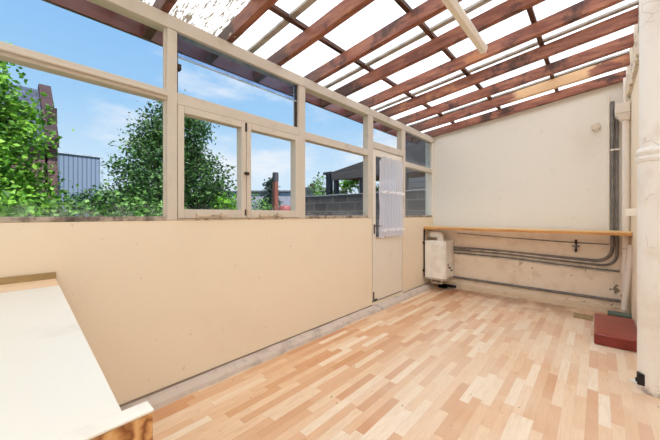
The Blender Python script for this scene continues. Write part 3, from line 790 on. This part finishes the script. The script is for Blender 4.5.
# brick house far left
bh = thing('brick_house', 'dark brick house with steep slate roof and raised gable parapet at the left', 'house', (-20.6, -3, -.25))
mesh_obj('wall', MB().box(-23.6,-17.6,-8,1.4,-.25,4.3), M['brick'], bh)
mesh_obj('gable_wall', MB().prism([(-17.6,-.25),(-17.6,4.3),(-20.6,7.3),(-23.6,4.3),(-23.6,-.25)], 'y', 1.32, 1.72), M['brick'], bh)
mesh_obj('roof', MB().prism([(-17.3,4.1),(-20.6,7.4),(-23.9,4.1)], 'y', -8, 1.32), M['slate'], bh)
mesh_obj('parapet', MB().prism([(-17.3,4.1),(-17.3,4.5),(-20.4,7.65),(-20.8,7.65),(-23.9,4.5),(-23.9,4.1),(-20.6,7.3)], 'y', 1.30, 1.74), M['brick_red'], bh)
mesh_obj('pier', MB().box(-18.7,-18.1,1.40,1.75,-.25,6.0), M['brick_red'], bh)
# steel clad building
cb = thing('clad_building', 'blue-grey ribbed steel building between the left tree and the dark tree', 'building', (-24, 3.2, -.25))
mesh_obj('wall', MB().box(-26,-22,1.8,4.15,-.25,4.62), M['clad'], cb)
mesh_obj('corner_trim', MB().box(-22.0,-21.94,4.0,4.17,-.25,4.66), M['clad_pale'], cb)
mesh_obj('roof_edge', MB().box(-26,-21.93,1.8,4.17,4.6,4.68), M['clad_pale'], cb)
# wooden post
wp = thing('garden_post', 'slim red-brown post with dark top, behind the right casement', 'post', (-6.55, 5.05, -.25))
mesh_obj('shaft', MB().box(-6.61,-6.50,5.0,5.11,-.25,2.12), M['post_wood'], wp, .006)
mesh_obj('cap', MB().box(-6.615,-6.495,4.995,5.115,2.12,2.36), M['dark_wood'], wp, .006)
tb = tag(mesh_obj('garden_tub', MB().lathe(-6.15, 5.05, [(.13,-.25),(.15,1.10),(.17,1.14),(.17,1.38),(.14,1.43),(.06,1.46)], 20), M['red_plastic']), 'dull red lidded tub at the foot of the slim post', 'tub')
# stub chimney
sc_ = thing('chimney', 'grey chimney stub showing above the block wall', 'chimney', (-19.5, 20.0, -.25))
dx = -.058
ray = Vector((-.669+.743*dx, .743+.669*dx, 0))*22
sc_.location = (ray.x, ray.y, -.25)
mesh_obj('stack', MB().box(ray.x-.8, ray.x+.8, ray.y-.6, ray.y+.6, -.25, 2.9), M['concrete'], sc_)
mesh_obj('cap', MB().box(ray.x-.95, ray.x+.95, ray.y-.7, ray.y+.7, 2.9, 3.2), M['roof_grey'], sc_)
mesh_obj('pot', MB().lathe(ray.x, ray.y, [(.25,3.2),(.22,3.5)], 12), M['brick_red'], sc_)

# foliage
def leaf(mb, p, s, up=.3):
    d = Vector((random.gauss(0,1), random.gauss(0,1), random.gauss(0,.7))).normalized()
    n = (Vector((random.gauss(0,.7), random.gauss(0,.7), up+random.random()))).normalized()
    e = d.cross(n)
    if e.length < 1e-3: return
    e.normalize(); n = e.cross(d)
    w = s*random.uniform(.28,.42)
    a, b, c, q = p, p+d*s*.45+e*w, p+d*s, p+d*s*.45-e*w
    m = n*s*.08
    mb.v += [tuple(a), tuple(b+m), tuple(c), tuple(q+m)]
    k = len(mb.v)-4
    mb.f.append([k,k+1,k+2,k+3]); mb.sm.append(False)
def foliage(blobs, count, size, clump=.22, clumps=120):
    """leaves in clumps spread through ellipsoid blobs (cx,cy,cz,rx,ry,rz)"""
    mb = MB()
    vol = [b[3]*b[4]*b[5] for b in blobs]
    cs = []
    for _ in range(clumps):
        b = random.choices(blobs, [v**.7 for v in vol])[0]
        while True:
            v = Vector((random.uniform(-1,1), random.uniform(-1,1), random.uniform(-1,1)))
            if .25 < v.length < 1: break
        v *= (v.length**-.45)
        cs.append(Vector((b[0]+v.x*b[3], b[1]+v.y*b[4], b[2]+v.z*b[5])))
    for i in range(count):
        c = random.choice(cs)
        p = c+Vector((random.gauss(0,1), random.gauss(0,1), random.gauss(0,.8)))*clump
        leaf(mb, p, size*random.uniform(.6,1.3))
    return mb
def tree(name, lab, cat, base, blobs, count, size, mat, clump, clumps, h, r=.09, group=None, branches=8):
    t = thing(name, lab, cat, base, group)
    mb = MB()
    B = Vector(base)
    mb.tube([B, B+Vector((.03,.02,h*.5)), B+Vector((-.02,.03,h))], r, 8, [r, r*.8, r*.3])
    for k in range(branches):
        b = random.choice(blobs); tgt = Vector((b[0]+random.uniform(-.7,.7)*b[3], b[1]+random.uniform(-.7,.7)*b[4], b[2]+random.uniform(-.4,.7)*b[5]))
        st_ = B+Vector((0,0,h*random.uniform(.2,.8)))
        mb.tube([st_, (st_+tgt)/2+Vector((0,0,.05)), tgt], r*.3, 6, [r*.35, r*.22, r*.06])
    mesh_obj('trunk', mb, M['bark'], t)
    mesh_obj('foliage', foliage(blobs, count, size, clump, clumps), mat, t)
    return t
G = -.25
tree('leafy_tree', 'bright green leafy tree filling the left edge of the large window', 'tree', (-8.2,-.7,G),
     [(-8.2,-.55,2.7,1.1,1.0,1.5),(-8.0,-.1,2.0,.9,.75,.9),(-8.2,-.3,3.1,.5,.4,.7),(-8.3,-1.0,3.5,.8,.7,.7),(-8.0,-.2,1.1,.9,1.0,.8)], 24000, .10, M['leaf_bright'], .2, 190, 3.4)
tree('dense_tree', 'tall dense dark green tree behind the post between the left windows', 'tree', (-9.6,3.5,G),
     [(-9.6,3.6,3.5,.95,1.0,1.05),(-9.5,3.3,2.3,1.3,1.25,1.2),(-9.5,4.1,2.0,1.2,1.2,1.1),(-9.4,2.8,1.3,1.2,1.2,1.0),(-9.6,4.5,.9,1.2,1.2,.9)], 42000, .095, M['leaf_dark'], .2, 330, 4.2, .12)
# sprawling shrubs and bright ground cover along the bottom of the windows
def shrub(name, lab, x, y, r, top, mat, n, size, grp=None, cl=.14, ncl=60):
    n = int(n*2); size *= .72
    h = (top-G)/2
    return tree(name, lab, 'shrub', (x,y,G), [(x,y,G+h,r,r,h),(x+.1,y+.2,G+h*.7,r*1.1,r*1.1,h*.7)], n, size, mat, cl, ncl, (top-G)*.7, .035, grp, 6)
shrub('climbing_shrub', 'bright leafy shrub at the bottom left corner of the large window', -5.2, .05, .7, 1.50, M['leaf_bright'], 3000, .13)
shrub('climbing_shrub', 'bright leafy shrub under the ribbed steel building', -5.4, .95, .6, 1.40, M['leaf_mid'], 2600, .11)
shrub('climbing_shrub', 'low leafy shrub in front of the tall dense dark tree', -5.6, 1.75, .65, 1.36, M['leaf_mid'], 2600, .11)
shrub('sprig_bush', 'loose dark bush with upright sprigs in front of the steel building', -7.6, 1.35, .7, 1.95, M['leaf_dark'], 2300, .11, None, .13, 34)
shrub('sprig_bush', 'small dark bush left of the tall dense tree', -8.3, 2.25, .55, 2.45, M['leaf_dark'], 2600, .12, None, .16, 40)
shrub('garden_shrub', 'bright shrub at the lower right of the left casement', -7.2, 4.05, .5, 1.68, M['leaf_bright'], 1800, .12)
shrub('garden_shrub', 'yellow-green shrub at the lower left of the right casement', -7.0, 4.8, .45, 1.66, M['leaf_mid'], 1800, .12)
shrub('garden_shrub', 'low green shrub right of the red tub', -7.5, 5.85, .5, 1.42, M['leaf_mid'], 1500, .11)
shrub('garden_shrub', 'leafy shrub under the lean-to beyond the block wall', -5.5, 7.5, .85, 2.75, M['leaf_bright'], 5200, .14)
shrub('garden_shrub', 'pale green shrub left of the lean-to posts', -7.2, 7.6, .8, 2.35, M['leaf_mid'], 3200, .13)
o = tree('small_conifer', 'distant blue-green conifer behind the slim post', 'tree', (-14.0,10.4,G), [(-14.0,10.4,1.8,.45,.45,1.0),(-14.0,10.4,2.7,.25,.25,.6)], 1800, .14, M['leaf_conifer'], .1, 60, 3.0, .06)

# ------------------------------------------------------------------ camera, light, sky
cam = bpy.data.cameras.new('camera'); co = bpy.data.objects.new('camera', cam); COL.objects.link(co)
co.location = (0,0,1.2); co.rotation_euler = (PI/2, 0, math.radians(42))
cam.sensor_width = 36; cam.lens = 36*298/660; cam.shift_y = -5/660; cam.clip_start = .02; cam.clip_end = 300
SC.camera = co

sun = bpy.data.lights.new('sun', 'SUN'); so = bpy.data.objects.new('sun', sun); COL.objects.link(so)
sun.energy = 8.0; sun.angle = math.radians(.6); sun.color = (1,.965,.91)
dirv = Vector((-.55, .12, -1.0))      # light travels towards the garden, over the house
so.rotation_euler = dirv.to_track_quat('-Z', 'Y').to_euler()
so.location = (2, 0, 8)

w = bpy.data.worlds.new('sky'); SC.world = w; w.use_nodes = True
nt = w.node_tree; nt.nodes.clear()
N_ = nt.nodes.new; Lk = nt.links.new
out = N_('ShaderNodeOutputWorld'); bg = N_('ShaderNodeBackground'); Lk(bg.outputs[0], out.inputs[0])
tc = N_('ShaderNodeTexCoord'); sep = N_('ShaderNodeSeparateXYZ'); Lk(tc.outputs['Generated'], sep.inputs[0])
rp = N_('ShaderNodeValToRGB'); Lk(sep.outputs[2], rp.inputs[0])
cr = rp.color_ramp
cr.elements[0].position = 0; cr.elements[0].color = lin(226,240,252)
cr.elements[1].position = 1; cr.elements[1].color = lin(112,172,236)
e = cr.elements.new(.12); e.color = lin(206,232,252)
e = cr.elements.new(.30); e.color = lin(162,208,248)
e = cr.elements.new(.5); e.color = lin(140,194,246)
mp = N_('ShaderNodeMapping'); Lk(tc.outputs['Generated'], mp.inputs[0]); mp.inputs['Scale'].default_value = (1.6,1.6,5.0)
mp.inputs['Location'].default_value = (.6,.2,.4)
no = N_('ShaderNodeTexNoise'); Lk(mp.outputs[0], no.inputs['Vector']); no.inputs['Scale'].default_value = 1.9; no.inputs['Detail'].default_value = 7; no.inputs['Roughness'].default_value = .55
mr = N_('ShaderNodeMapRange'); mr.interpolation_type = 'SMOOTHSTEP'; Lk(no.outputs['Fac'], mr.inputs[0]); mr.inputs[1].default_value = .45; mr.inputs[2].default_value = .70; mr.inputs[4].default_value = .8
mx = N_('ShaderNodeMix'); mx.data_type = 'RGBA'; Lk(mr.outputs[0], mx.inputs[0]); Lk(rp.outputs[0], mx.inputs[6]); mx.inputs[7].default_value = lin(246,249,254)
Lk(mx.outputs[2], bg.inputs[0]); bg.inputs[1].default_value = 1.0

vs_ = SC.view_settings
SC.display_settings.display_device = 'sRGB'
vs_.view_transform = 'Standard'; vs_.look = 'None'; vs_.gamma = 1; vs_.use_curve_mapping = False; vs_.exposure = 0
cy_ = SC.cycles
cy_.max_bounces = 10; cy_.diffuse_bounces = 6; cy_.glossy_bounces = 4; cy_.transmission_bounces = 8; cy_.transparent_max_bounces = 16
cy_.use_denoising = True
